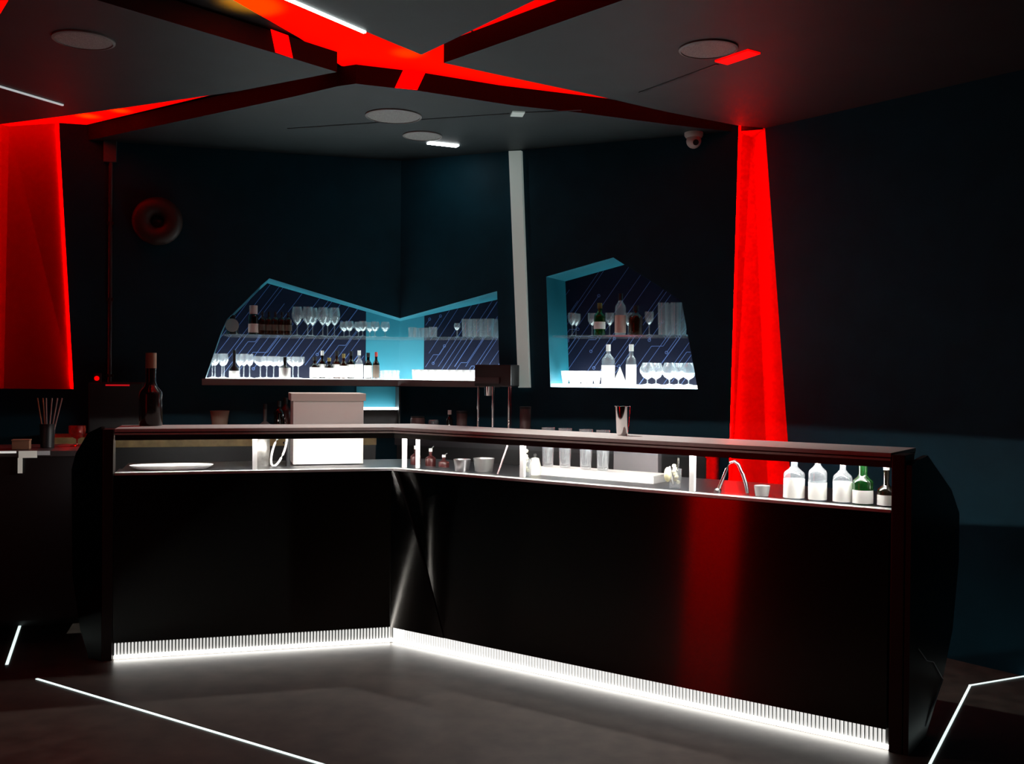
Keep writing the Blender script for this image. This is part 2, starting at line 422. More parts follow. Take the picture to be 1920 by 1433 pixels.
# red inserts in the slot edges
def insert(px, name, label):
    o = MB().prism(px, (0, 0, .002)).build(name, redsign)
    return tag(o, label, 'light')
fb = [(pz(740, 166), pz(782, 170)), (pz(513, 99), pz(545, 110))]
for (a, b), lab, off, sk in zip(fb, ('red lit insert in the fascia of the ceiling panel over the bar', 'red lit insert with sparkling points in the left ceiling panel edge'), (Vector((0, -.006, 0)), Vector((.006, -.003, 0))), (.045, -.03)):
    dr = (b - a).normalized(); n = Vector((dr.y, -dr.x, 0)) * .004
    pts = [a + n + off, b + n + off, b + n + off + dr * sk + Vector((0, 0, .1)), a + n + off + dr * sk + Vector((0, 0, .1))]
    o = MB().prism(pts, n * 1.0).build('edge_insert', redsign); tag(o, lab, 'ceiling light')
# white light lines on the ceiling
def ceil_line(a, b, w, m, label, zz=ZC):
    p, q = onz(*a, zz), onz(*b, zz); d = (q - p).normalized(); n = Vector((-d.y, d.x, 0)) * w / 2
    o = MB().prism([p + n, q + n, q - n, p - n], (0, 0, -.008)).build('ceiling_light_line', m)
    return tag(o, label, 'ceiling light')
ceil_line((505, -18), (684, 59), .016, mat('soft ceiling line', (.7, .7, .7), .5, emit=(.9, 1, .98), estr=7), 'thin white light line along the edge of the long red slot')
ceil_line((-40, 149), (118, 196), .013, mat('soft ceiling line 2', (.7, .7, .7), .5, emit=(.9, 1, 1), estr=.4), 'thin dim white light line by the tapering red slot')
ceil_line((803, 267), (858, 273), .05, ceilled, 'short bright white light line on the ceiling over the bar')
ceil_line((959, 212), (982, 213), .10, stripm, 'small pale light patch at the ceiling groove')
p = onz(1350, 116, ZC); q = onz(1415, 95, ZC)
ceil_line((1352, 116), (1414, 95), .085, redsign, 'short red light bar beside a round ceiling speaker')
# added white fill spots placed at those fittings, aimed at the counter
def fill_spot(src, dst, e, cone):
    l = bpy.data.lights.new('fill_spot', 'SPOT'); l.energy = e; l.spot_size = math.radians(cone); l.spot_blend = 1; l.shadow_soft_size = .03; l.color = (1, .96, .9)
    ob = bpy.data.objects.new('fill_spot', l); COL.objects.link(ob); ob.location = src; ob.rotation_euler = (Vector(dst) - Vector(src)).to_track_quat('-Z', 'Y').to_euler()
fill_spot(onz(830, 270, ZC - .02), (-1.25, 5.75, 1.15), 190, 62)
fill_spot(onz(970, 212, ZC - .02), (.55, 4.9, 1.15), 190, 66)
fill_spot(onz(600, 22, ZC - .02), (-.75, 5.55, 1.28), 45, 42)
fill_spot(onz(640, 42, ZC - .02), (.55, 4.72, 1.2), 60, 44)
# grooves in the panels
def groove(a, b):
    p, q = pz(*a), pz(*b); d = (q - p).normalized(); n = Vector((-d.y, d.x, 0)) * .009
    MB().prism([p + n, q + n, q - n, p - n], (0, 0, -.0025)).build('ceiling_groove', blackp, ceil)
groove((540, 241), (956, 213)); groove((985, 211), (1090, 206)); groove((1200, 173), (1345, 120))
# round ceiling speakers
grille = mat('speaker grille', (.30, .295, .28), .6, noise=.5, nscale=260)
def disc(px, py, r, label):
    c = pz(px, py); t = empty('ceiling_speaker', c, 0, label, 'speaker')
    MB().lathe([(0, 0), (r * .93, 0), (r * .93, -.006), (0, -.007)], 40, (0, 0, 0)).build('grille', grille, t, smooth=True)
    MB().lathe([(r * .92, 0), (r, 0), (r, -.007), (r * .92, -.010), (r * .92, 0)], 40).build('rim', mat('speaker rim', (.26, .25, .24), .5), t, smooth=True)
disc(157, 74, .135, 'round ceiling speaker in the left ceiling panel')
disc(1328, 91, .135, 'round ceiling speaker beside the short red light bar')
disc(738, 217, .165, 'larger round ceiling speaker of the pair over the bar')
disc(792, 254, .125, 'smaller round ceiling speaker beside the bright white light line')
# dome camera
c = pz(1301, 249)
t = empty('dome_camera', c, 0, 'white ball security camera hanging from the ceiling by the red column', 'camera')
camw = mat('camera housing', (.55, .52, .48), .4)
MB().lathe([(0, 0), (.058, 0), (.058, -.018), (.05, -.03), (0, -.03)], 24).build('base', camw, t, smooth=True)
MB().lathe([(.046 * math.sin(a * math.pi / 12), -.052 + .046 * math.cos(a * math.pi / 12)) for a in range(13)], 24).build('ball', camw, t, smooth=True)
ln = MB().lathe([(0, .047), (.018, .047), (.02, .03)], 16).build('lens', blackp, t, (0, 0, -.052), smooth=True)
ln.rotation_euler = (math.radians(112), 0, math.radians(8))

# ------------------------------------------------------------------ pale vertical light strip on the right wall
P = [wall_r(957, 285), wall_r(980, 284), wall_r(996, 727), wall_r(975, 727)]
o = MB().prism([p - mR * .03 for p in P], mR * .028).build('wall_light_strip', stripm)
tag(o, 'pale leaning vertical light strip between the two niches', 'wall light')

# ------------------------------------------------------------------ lit shelves and glass shelves in the niches
def slab(name, pts, z0, z1, m, label, cat, group=None, parent=None):
    o = MB().prism([zfix(p, z0) for p in pts], (0, 0, z1 - z0)).build(name, m, parent)
    if not parent: tag(o, label, cat, group)
    return o
def niche_shelf(name, pts_back, label, zz):
    t = empty(name, zfix(pts_back[0], zz), 0, label, 'shelf'); t.matrix_world = Matrix.Translation(zfix(pts_back[0], zz))
    return t
a = wall_l(385, 717); b_ = wall_r(937, 717)
fl = -.03
t = empty('lit_shelf', (0, 0, 0), 0, 'long white lit back shelf running round the corner niche', 'shelf')
slab('light_panel', [a + mL * .03, K - mL * 0 + Vector((0, .03, 0)), b_ + mR * .03, b_ + mR * (DR - .015), zfix(KB, 0) + Vector((0, -.02, 0)), a + mL * (DL - .015)], ZB - .03, ZB, lightshelf, '', '', parent=t)
KF = K + Vector((0, -.10, 0))
slab('front_edge', [a - mL * .09 - wL * .02, KF, b_ - mR * .09, b_ + mR * .028, K + Vector((0, .028, 0)), a + mL * .028 - wL * .02], ZB - .045, ZB - .002, mat('shelf edge', (.22, .22, .21), .45), '', '', parent=t)
t = empty('lit_shelf', (0, 0, 0), 0, 'short white lit back shelf in the separate right niche', 'shelf')
n4, n3 = nicheR[4], nicheR[3]
slab('light_panel', [n4 + mR * .004 + wR * .006, n3 + mR * .004 - wR * .006, n3 + mR * (DR - .015) - wR * .006, n4 + mR * (DR - .015) + wR * .006], ZB2 + .002, ZB2 + .02, lightshelf, '', '', parent=t)
ZG = wall_l(750, 632).z
gLs = wall_l(418, 629, .02); 
o = slab('glass_shelf', [gLs, zfix(K, 0) + Vector((0, .02, 0)), wall_r(936, 630, .02), wall_r(936, 630, DR - .02), zfix(KB, 0) + Vector((0, -.03, 0)), wall_l(428, 629, DL - .02)], ZG - .012, ZG, glsh, 'glass shelf of stemware in the corner niche', 'shelf')
g1, g2 = wall_r(1031, 628), wall_r(1288, 628)
ZG2 = wall_r(1150, 628).z
slab('glass_shelf', [g1 + mR * .02 + wR * .01, g2 + mR * .02 - wR * .01, g2 + mR * (DR - .02) - wR * .01, g1 + mR * (DR - .02) + wR * .01], ZG2 - .012, ZG2, glsh, 'glass shelf with green and clear bottles in the right niche', 'shelf')

# ------------------------------------------------------------------ the bar
ZS, ZN, ZTOP = .935, 1.125, 1.155            # display shelf, counter nosing, counter top
def wing(label, org, ang, length, ribs0):
    t = empty('bar_wing', zfix(org, 0), ang, label, 'bar counter')
    return t
def add_kick(t, length, s0, pitch=.0164):
    k = MB().box(0, length, .012, .05, .0, .085).build('kick_strip', kickbk, t)
    MB().box(0, length, 0, .012, .004, .020).build('led_base', kickled, k)
    if s0 > .03: MB().box(.005, s0, .004, .011, .020, .084).build('diffuser', mat('bright diffuser', (.9, .9, .9), .5, emit=(1, 1, .96), estr=1.6), k)
    me = None; s = s0 + .006; n = 0
    while s < length - .008:
        if me is None:
            me = MB().box(-.004, .004, .002, .0115, .021, .079).add([(-.004, .002, .079), (.004, .002, .079), (.004, .0115, .079), (-.004, .0115, .079), (0, .006, .084)], [(0, 1, 4), (1, 2, 4), (2, 3, 4), (3, 0, 4)]).build('light_rib', kickrib, k)
            r = me
        else:
            r = me.copy(); COL.objects.link(r); r.parent = k
        r.location = (s, 0, 0); s += pitch; n += 1
wt = wing('short black bar wing with a white box behind its open shelf', L0, AL, LL, 0)
wg = wing('long black bar wing with bottles in its open shelf', B0, AR, LR, 0)
# front panels
MB().box(-.005, LL - .012, -.004, .014, .086, ZS - .012).build('front_panel', black, wt, bevel=.002)
# long panel: sheet with a lapped, bowed seam near the corner
def long_panel():
    nl, nr_, nz = 14, 110, 44; z0, z1 = .086, ZS - .012; V = []; Fc = []; n = nl + nr_ + 2; A0, WD = .014, .085
    for j in range(nz + 1):
        z = z0 + (z1 - z0) * j / nz; f = (z1 - z) / (z1 - z0)
        xs = .012 + .36 * f ** .85; A_ = A0 * (.25 + .75 * (1 - f))
        for i in range(nl + 1): V.append((.004 + (xs - .004) * i / nl, -.004 - A0, z))
        for i in range(nr_ + 1):
            x = xs + .0006 + (LR - .004 - xs) * (i / nr_) ** 1.7
            V.append((x, -.004 - A0 + A_ * math.exp(-(x - xs) / WD), z))
    step = []
    for j in range(nz):
        for i in range(n - 1):
            k = j * n + i; Fc.append((k, k + 1, k + n + 1, k + n)); step.append(i == nl)
    me = me_from(V, Fc, 'front_panel', True)
    o = link('front_panel', me, black, wg); me.materials.append(blackp)
    for p, st_ in zip(me.polygons, step):
        if st_: p.material_index = 1; p.use_smooth = False
    me.set_sharp_from_angle(angle=math.radians(30))
    return o
long_panel()
MB().box(.0, LR - .004, .0, .014, .086, ZS - .012).build('backing', blackp, wg)
for t_, ln_ in ((wt, LL), (wg, LR)):
    MB().box(.0, ln_, .014, .20, .086, ZS - .012).build('carcass', blackp, t_)
add_kick(wt, LL, .0); add_kick(wg, LR, .085)
# dividers between shelf and counter
divm = mat('white acrylic divider', (.85, .85, .83), .4)
def divider(t_, s, w=.024, d0=.056, d1=.075): MB().box(s - w / 2, s + w / 2, d0, d1, ZS, ZN - .028).build('divider', divm, t_)
sl = lambda px: (on_left(px, .02) - L0).dot(uL)
sr = lambda px: (on_right(px, .02) - B0).dot(uR)
divider(wt, sl(478)); divider(wg, .02, .02)
divider(wg, .085, .014, .09, .11); divider(wg, sr(970)); divider(wg, sr(1290))
# counter rails (dark) and LED lamps under the counter
for t_, ln_, s0_ in ((wt, LL, .0), (wg, LR, .0)):
    MB().box(s0_, ln_, .004, .03, ZN - .028, ZN).build('counter_rail', darkm, t_)
    MB().box(.03, ln_ - .03, .034, .048, ZN - .010, ZN - .001).build('led_strip', wled, t_)
# corner seam post
MB().box(-.016, -.002, -.006, .02, .0, ZS - .012).build('seam_trim', mat('seam metal', (.35, .34, .33), .35, metal=1), wg)
# end posts
MB().box(-.055, -.006, -.012, .10, 0, ZTOP - .002).build('end_post', darkm, wt, bevel=.004)
MB().box(LR + .004, LR + .055, -.012, .12, 0, ZTOP - .006).build('end_post', darkm, wg, bevel=.004)
# faceted end panels
E0 = R0 + uR * .058
def on_end(px, py): return onv(px, py, E0, uR)
ep = [on_end(*q) for q in ((1706, 866), (1730, 854), (1775, 918), (1790, 962), (1789, 1050), (1777, 1180), (1758, 1274), (1728, 1372))]
base = ep[-1].copy(); base.z = 0; f0 = E0 - nR * .01; f0.z = 0
ftop = f0.copy(); ftop.z = ep[0].z - .01
epan = MB().prism([f0, ftop] + ep + [base], uR * .02)
o = epan.build('end_panel', blackp); o.parent = wg; o.matrix_parent_inverse = (Matrix.Translation(zfix(B0, 0)) @ Matrix.Rotation(AR, 4, 'Z')).inverted()
tr = [on_end(*q) + uR * .0225 for q in ((1711, 1215), (1727, 1237), (1740, 1240), (1758, 1272), (1746, 1305), (1735, 1330), (1725, 1360))]
o2 = MB().tube(tr, .0022, 6).build('edge_trim', mat('pale trim', (.85, .85, .9), .4)); o2.parent = o
# left return panel
rd = Vector((-.86, .51, 0)); rn = Vector((.51, .86, 0)); RP = L0 - uL * .057
def on_ret(px, py): return onv(px, py, RP, rn)
rp = [on_ret(*q) for q in ((190, 800), (165, 812), (142, 850), (134, 880), (136, 1080), (150, 1180), (166, 1232))]
b1 = RP.copy(); b1.z = 0; b2 = rp[-1].copy(); b2.z = 0
o = MB().prism([b1] + rp + [b2], rn * .02).build('end_panel', black); o.parent = wt; o.matrix_parent_inverse = (Matrix.Translation(zfix(L0, 0)) @ Matrix.Rotation(AL, 4, 'Z')).inverted()
# continuous counter top
def miter(d):
    # intersection of the two front lines moved back by d
    p = B0 + nL * d; q = B0 + nR * d; den = uL.x * uR.y - uL.y * uR.x
    tt = ((q.x - p.x) * uR.y - (q.y - p.y) * uR.x) / den
    r_ = p + uL * tt; r_.z = 0; return r_
CD = .36
def strip_poly(d0, d1, ext=.0):
    return [zfix(L0 + nL * d0 - uL * ext, 0), miter(d0), zfix(R0 + nR * d0 + uR * ext, 0), zfix(R0 + nR * d1 + uR * ext, 0), miter(d1), zfix(L0 + nL * d1 - uL * ext, 0)]
t = empty('display_shelf', (0, 0, 0), 0, 'pale edged metal shelf in the open slot under the bar counter top', 'shelf')
slab('front_edge', strip_poly(-.006, .05), ZS - .012, ZS, mat('pale shelf metal', (.7, .7, .68), .35, metal=.5), '', '', parent=t)
slab('board', strip_poly(.05, .22), ZS - .012, ZS, dsteel, '', '', parent=t)
slab('work_surface', strip_poly(.222, .74), ZS - .06, ZS - .015, dsteel, 'stainless steel work surface behind the bar', 'worktop')
t = empty('counter_top', (0, 0, 0), 0, 'long angled brushed metal bar counter top', 'counter top')
slab('slab', strip_poly(-.01, CD), ZN + .014, ZTOP, alu, '', '', parent=t)
slab('shadow_gap', strip_poly(.0, CD - .01), ZN + .008, ZN + .014, blackp, '', '', parent=t)
slab('nosing', strip_poly(-.014, CD - .01), ZN, ZN + .008, alu, '', '', parent=t)

# ------------------------------------------------------------------ back counter under the niches
def back_counter(label, a, b, nrm, depth, z, edge):
    t = empty('back_counter', (0, 0, 0), 0, label, 'counter')
    a = zfix(a, 0); b = zfix(b, 0)
    slab('carcass', [a - nrm * (depth - .03), b - nrm * (depth - .03), b - nrm * .012, a - nrm * .012], 0, z - .065, blackp, '', '', parent=t)
    slab('worktop', [a - nrm * depth, b - nrm * depth, b - nrm * .012, a - nrm * .012], z - .065, z, edge, '', '', parent=t)
    return t
ZK = 1.03
bcl_a = K - wL * 2.25; bcl_b = K - wL * .22
back_counter('olive wood back counter under the corner niche', bcl_a, bcl_b, mL, .42, ZK, wood)
bcr_a = K + wR * .20; bcr_b = wall_r(1352, 700)
back_counter('dark back counter under the right niche', bcr_a, bcr_b, mR, .40, ZK, mat('dark worktop', (.03, .03, .035), .3))

# glowing light box on the back counter in the corner
a0 = wall_l(668, 760, -.015); b0 = wall_l(741, 766, -.015)
zb = onv(700, 764, K - mL * .05, mL).z
t = empty('light_box', zfix(a0, ZK), 0, 'turquoise backed light box glowing under the corner shelf', 'light'); t.matrix_world = Matrix.Translation(zfix(a0, ZK))
v = zfix(b0, 0) - zfix(a0, 0)
MB().prism([Vector((0, 0, 0)), v, v - mL * .10, -mL * .10], (0, 0, zb - ZK - .015)).build('base', blackp, t)
MB().prism([Vector((0, 0, zb - ZK - .015)), v + Vector((0, 0, zb - ZK - .015)), v - mL * .10 + Vector((0, 0, zb - ZK - .015)), -mL * .10 + Vector((0, 0, zb - ZK - .015))], (0, 0, .015)).build('light_panel', mat('light box top', (.9, .95, 1), .5, emit=(.9, 1, 1), estr=7), t)
MB().prism([Vector((0, 0, zb - ZK)), v + Vector((0, 0, zb - ZK)), v + Vector((0, 0, ZB - .05 - ZK)), Vector((0, 0, ZB - .05 - ZK))], mL * -.006).build('back_panel', teal, t)
MB().prism([v + Vector((0, 0, 0)), v - mL * .16, v - mL * .16 + Vector((0, 0, ZB - .05 - ZK)), v + Vector((0, 0, ZB - .05 - ZK))], wL * .01).build('side_panel', blackp, t)

# ------------------------------------------------------------------ glassware and bottle builders
def vessel(name, prof, m, loc, label, cat, group=None, extra=None, seg=20):
    """one lathe-turned thing; extra = list of (part name, profile, material)"""
    t = empty(name, loc, random.uniform(0, 6.28), label, cat, group)
    MB().lathe(prof, seg).build('body' if extra else 'bowl', m, t, smooth=True)
    for nm, pr, mm in (extra or []): MB().lathe(pr, seg).build(nm, mm, t, smooth=True)
    return t
def cup(name, h, r, r2, m, loc, label, cat, group, base=.006):
    return vessel(name, [(0, .001), (r, .001), (r2, h), (r2 - .002, h), (r - .002, base), (0, base)], m, loc, label, cat, group)
def goblet(h, r, loc, label, group, stem=.45, m=None, name='wine_glass', foot=.8, top=.8):
    """foot, stem, bowl"""
    t = empty(name, loc, 0, label, 'glass', group); m = m or gl
    s = h * stem
    MB().lathe([(0, .001), (r * foot, .001), (r * foot, .003), (r * .25, .008), (0, .009)], 20).build('foot', m, t, smooth=True)
    MB().lathe([(.005, .008), (.0035, s * .5), (.005, s)], 10).build('stem', m, t, smooth=True)
    MB().lathe([(.004, s), (r * .6, s + (h - s) * .15), (r * .95, s + (h - s) * .4), (r, s + (h - s) * .6), (r * top, h), (r * top - .0015, h), (r - .002, s + (h - s) * .6), (r * .9, s + (h - s) * .4), (0, s + .004)], 20).build('bowl', m, t, smooth=True)
    return t
def bottle(h, r, loc, label, m, group=None, lab=None, cap=capblk, lz=(.15, .5), neck=.30, sh=.62, cat='bottle', capz=.92, fill=None, capr=1.15, pour=False, rz=None):
    t = empty('bottle', loc, 0 if rz is None else rz, label, cat, group)
    rn_ = r * neck
    MB().lathe([(0, .001), (r * .94, .001), (r, .008), (r, h * sh), (r * .92, h * (sh + .05)), (r * .55, h * (sh + .12)), (rn_, h * (sh + .18)), (rn_, h * capz), (0, h * capz)], 24).build('body', m, t, smooth=True)
    if fill: MB().lathe([(0, .006), (r * .93, .006), (r * .93, h * fill), (0, h * fill)], 20).build('liquid', spirit, t, smooth=True)
    if lab: MB().lathe([(r + .0008, h * lz[0]), (r + .0008, h * lz[1])], 24).build('label', lab, t, smooth=True)
    if cap: MB().lathe([(rn_ * capr, h * (capz - .09)), (rn_ * capr, h), (0, h)], 16).build('cap', cap, t, smooth=True)
    if pour:
        MB().tube([(0, 0, h * capz), (.004, 0, h * (capz + .07)), (.018, 0, h * (capz + .2))], [.005, .004, .003], 8).build('pourer', chrome, t, smooth=True)
    return t
ORD = 'first second third fourth fifth sixth seventh eighth ninth tenth'.split()
def move(t, loc): t.location = loc; return t
def ordinals(group, landmark, kind):
    """label each copy by its order along the shelf from a landmark"""
    ts = [o for o in COL.objects if o.get('group') == group]
    ts.sort(key=lambda o: (o.location - Vector(landmark[1])).length)
    for i, o in enumerate(ts): o['label'] = kind % (ORD[i] + ' nearest' if i else 'nearest')

# ------------------------------------------------------------------ corner niche, upper glass shelf
def Lp(px, d=.15, z=ZG): p = wall_l(px, 630, d); p.z = z; return p
def Rp(px, d=.15, z=ZG): p = wall_r(px, 630, d); p.z = z; return p
g = goblet(.205, .040, Lp(557), 'tall stemmed wine glass on the corner niche glass shelf', 'tall wine glasses on the glass shelf', stem=.38)
for px, d in ((577, .13), (586, .22), (605, .14), (627, .15), (614, .25)): move(copy_tree(g), Lp(px, d))
g = goblet(.112, .034, Lp(655), 'short goblet on the glass shelf beside the tall wine glasses', 'short goblets on the glass shelf', stem=.35)
for px, d in ((672, .24), (680, .12), (693, .25), (703, .14), (722, .13), (645, .26)): move(copy_tree(g), Lp(px, d))
sq = bottle(.135, .042, Lp(436, .14), 'squat dark bottle with a round pale label on the glass shelf', gld, lab=None, cap=capblk, neck=.4)
lb = MB().lathe([(0, 0), (.046, 0), (.046, .004), (0, .004)], 24).build('round_label', mat('dim round label', (.3, .32, .3), .6), sq, (.01, -.05, .062))
lb.rotation_euler = (math.radians(90), 0, WA_L)
bottle(.205, .034, Lp(475, .14), 'tall dark bottle with two pale pink labels on the glass shelf', gld, lab=labelp, lz=(.08, .38), neck=.75, cap=labelp, capz=.80, capr=1.1)
b = bottle(.165, .026, Lp(492, .15), 'small dark brown bottle in a row on the glass shelf', glb, 'row of small brown bottles', lab=mat('dark label', (.10, .07, .05), .6), lz=(.2, .45))
for px in (504, 516, 528, 540): move(copy_tree(b), Lp(px, .15))
# lower level, on the lit shelf
def Lb(px, d=.13): p = wall_l(px, 712, d); p.z = ZB + .001; return p
def Rb(px, d=.13): p = wall_r(px, 712, d); p.z = ZB + .001; return p
g = goblet(.17, .030, Lb(403), 'slim stemmed glass on the lit shelf next to the black bottle', 'slim stemmed glasses on the lit shelf', stem=.5)
for px, d in ((398, .24), (420, .13), (416, .25), (449, .25), (457, .13), (468, .24)): move(copy_tree(g), Lb(px, d))
bottle(.195, .033, Lb(439, .09), 'black bottle with a white band round its base on the lit shelf', blackp, lab=labelw, lz=(.02, .26), neck=.3, sh=.3)
g = goblet(.155, .044, Lb(488), 'wide cocktail coupe on the lit shelf beside a dark bottle', 'wide coupes on the lit shelf', stem=.55, name='coupe_glass', top=1)
for px, d in ((500, .25), (513, .12), (524, .26), (549, .24), (559, .12)): move(copy_tree(g), Lb(px, d))
bottle(.15, .038, Lb(534, .08), 'dark round bottle with a white label among the coupes', gld, lab=labelw, lz=(.04, .5), neck=.3, sh=.45)
specs = [(590, .155, .034, gld, labelw, capblk, 'short dark bottle with a tall white label'), (604, .20, .026, gld, labelw, labelw, 'dark bottle with a white neck wrapper'), (617, .15, .030, gld, labelw, capgold, 'dark bottle with a gold cap'),
         (631, .20, .031, glb, labelw, capblk, 'brown bottle with a broad white label'), (644, .18, .028, glb, labelw, capgold, 'brown bottle with a gold cap'), (658, .20, .030, gld, labelw, capblk, 'dark green-black bottle with a black cap'),
         (673, .205, .028, gl, labelw, labelw, 'clear bottle with a silver cap'), (690, .19, .030, gld, labelw, capblk, 'black bottle with a round white label'), (705, .195, .024, gld, mat('dark label', (.10, .07, .05), .6), labelr, 'slim dark bottle with a red neck')]
for i, (px, hh, rr, mm, la, cp, tx) in enumerate(specs):
    bottle(hh, rr, Lb(px, .15 + .03 * (i % 2)), tx + ' in the row on the lit shelf', mm, 'bottles on the lit shelf', lab=la, cap=cp, lz=(.06, .52), neck=.38, sh=.55)
tum = None
def tumblers(pxs, fn, h, r, r2, label, group, m=gl, name='tumbler'):
    first = None
    for px, d in pxs:
        if first is None: first = cup(name, h, r, r2, m, fn(px, d), label, 'glass', group)
        else: move(copy_tree(first), fn(px, d))
tumblers([(718, .14), (728, .22), (736, .13), (743, .2)], Lb, .065, .022, .025, 'tiny shot glass on the lit shelf in the niche corner', 'shot glasses in the niche corner', name='shot_glass')
# right of the corner, upper
tumblers([(773, .14), (782, .24), (797, .24), (812, .14)], Rp, .075, .028, .030, 'low tumbler on the glass shelf near the niche corner', 'low tumblers near the niche corner')
goblet(.10, .024, Rp(857, .14), 'single small stemmed glass on the glass shelf', None, stem=.5)
tumblers([(875, .13), (886, .22), (896, .13), (908, .22), (917, .13), (931, .22)], Rp, .128, .030, .038, 'tall tapered tumbler on the glass shelf right of the corner', 'tall tumblers on the glass shelf')
# lower: row of white cups
wc = mat('white porcelain', (.88, .88, .86), .3)
first = None
for i in range(9):
    px = 779 + i * 13.2
    p = Rb(px, .09)
    if first is None: first = vessel('coffee_cup', [(0, .001), (.018, .001), (.023, .03), (.0255, .072), (.0235, .072), (.02, .008), (0, .008)], wc, p, 'white porcelain cup in a row on the lit shelf', 'cup', 'white cups on the lit shelf')
    else: move(copy_tree(first), p)
for i in range(8):
    px = 785 + i * 13.4
    p = Rb(px, .17)
    q = copy_tree(bpy.data.objects['coffee_cup']); move(q, p)

# ------------------------------------------------------------------ right niche
def Qp(px, d=.15): p = wall_r(px, 628, d); p.z = ZG2; return p
def Qb(px, d=.12): p = wall_r(px, 722, d); p.z = ZB2 + .021; return p
g = goblet(.155, .030, Qp(1073, .14), 'stemmed glass on the right niche glass shelf', 'stemmed glasses on the right niche shelf', stem=.45, top=1)
for px, d in ((1080, .23), (1110, .2), (1143, .2), (1178, .22), (1217, .15)): move(copy_tree(g), Qp(px, d))
bottle(.215, .038, Qp(1124, .11), 'green bottle with a small pale label on the glass shelf', glg, lab=labelw, lz=(.2, .42), sh=.58, neck=.38, cap=mat('olive cap', (.16, .17, .05), .4))
bottle(.275, .036, Qp(1163, .11), 'tall clear bottle with a pinkish label on the glass shelf', spirit, lab=labelp, lz=(.06, .48), sh=.66, neck=.34, cap=capblk)
bottle(.195, .046, Qp(1192, .13), 'squat amber brown bottle on the glass shelf', glb, lab=None, sh=.6, neck=.35)
tumblers([(1243, .13), (1256, .22), (1267, .13), (1278, .2)], Qp, .21, .030, .036, 'tall highball glass on the right niche glass shelf', 'highball glasses on the right niche shelf', name='highball_glass')
first = None
for px, d in ((1060, .12), (1073, .19), (1083, .11), (1095, .2), (1106, .11), (1119, .2)):
    if first is None: first = vessel('coffee_cup', [(0, .001), (.016, .001), (.020, .02), (.030, .07), (.032, .088), (.030, .088), (.018, .02), (0, .02)], wc, Qb(px, d), 'white flared cup at the turquoise side of the right niche', 'cup', 'white cups in the right niche')
    else: move(copy_tree(first), Qb(px, d))
bottle(.265, .044, Qb(1140, .17), 'clear bottle with a broad shoulder and white label on the lit shelf', spirit, lab=labelw, lz=(.02, .48), sh=.60, neck=.3, cap=labelw, fill=.45)
vessel('paper_cone', [(.0, .115), (.045, .001), (.047, .001), (.002, .118)], labelw, Qb(1162, .24), 'white paper cone between two clear bottles', 'cone')
bottle(.265, .034, Qb(1183, .17), 'slim clear bottle with a white cap and tall white label on the lit shelf', gl, lab=labelw, lz=(.02, .50), sh=.58, neck=.4, cap=labelw, fill=.5)
g = goblet(.145, .052, Qb(1214, .12), 'balloon glass on the lit shelf of the right niche', 'balloon glasses in the right niche', stem=.25, top=.65, foot=.6, name='balloon_glass')
for px, d in ((1230, .22), (1255, .1), (1272, .22), (1291, .12)): move(copy_tree(g), Qb(px, d))

# ------------------------------------------------------------------ things in the bar's open shelf: short wing
def BL(px, d, z): p = on_left(px, d); p.z = z; return p
def BR(px, d, z): p = on_right(px, d); p.z = z; return p
ZW = ZS - .015
# white dish
p = BL(322, .135, ZS)
t = empty('serving_tray', p, 0, 'oval white serving tray lying on the short bar wing shelf', 'tray')
mb = MB().lathe([(0, .001), (.17, .001), (.205, .014), (.207, .018), (.20, .018), (.168, .006), (0, .006)], 40).build('dish', white, t, smooth=True); mb.scale = (1, .42, 1.4); mb.rotation_euler.z = AL
# white boxy appliance
p0 = on_left(549, .42); p1 = on_left(681, .42)
wbx = (p1 - p0).length
t = empty('countertop_appliance', zfix(p0, ZW), AL, 'white boxy appliance with an overhanging lid behind the short bar wing', 'appliance')
ztop = onv(615, 752, p0, nL).z; zlid = onv(615, 738, p0, nL).z
MB().box(0, wbx, 0, .26, .004, ztop - ZW).build('housing', white, t, bevel=.006)
MB().box(-.012, wbx + .012, -.008, .27, ztop - ZW, zlid - ZW).build('lid', offw, t, bevel=.004)
MB().box(.02, wbx - .02, .02, .24, 0, .004).build('foot', blackp, t)
# hose with white curve + steel can
p = BL(490, .32, ZW)
t = empty('steel_canister', p, 0, 'grey steel canister beside the white hose loop', 'canister')
MB().lathe([(0, .001), (.042, .001), (.045, .01), (.045, .17), (.03, .19), (0, .19)], 24).build('body', mat('brushed grey', (.30, .29, .27), .35, metal=.8, noise=.3, nscale=30), t, smooth=True)
MB().lathe([(.0, .19), (.014, .19), (.014, .215), (0, .215)], 12).build('knob', blackp, t, smooth=True)
c0 = BL(523, .30, ZW + .105)
pts = [c0 + uL * (.032 * math.cos(a)) + Vector((0, 0, .095 * math.sin(a))) + uL * (.028 * math.sin(a)) for a in [math.radians(x) for x in range(75, 400, 12)]]
o = MB().tube(pts, .0065, 8).build('hose_loop', white, smooth=True); tag(o, 'white curved hose loop beside the white appliance', 'hose')
t = empty('black_tap', BL(540, .34, ZW), 0, 'black upright tap against the side of the white appliance', 'tap')
MB().lathe([(0, .0), (.014, 0), (.012, .02), (.012, .17), (0, .175)], 14).build('pipe', blackp, t, smooth=True)
MB().tube([(0, 0, .13), (-.02, -.02, .135)], .007, 8).build('lever', chrome, t, smooth=True)

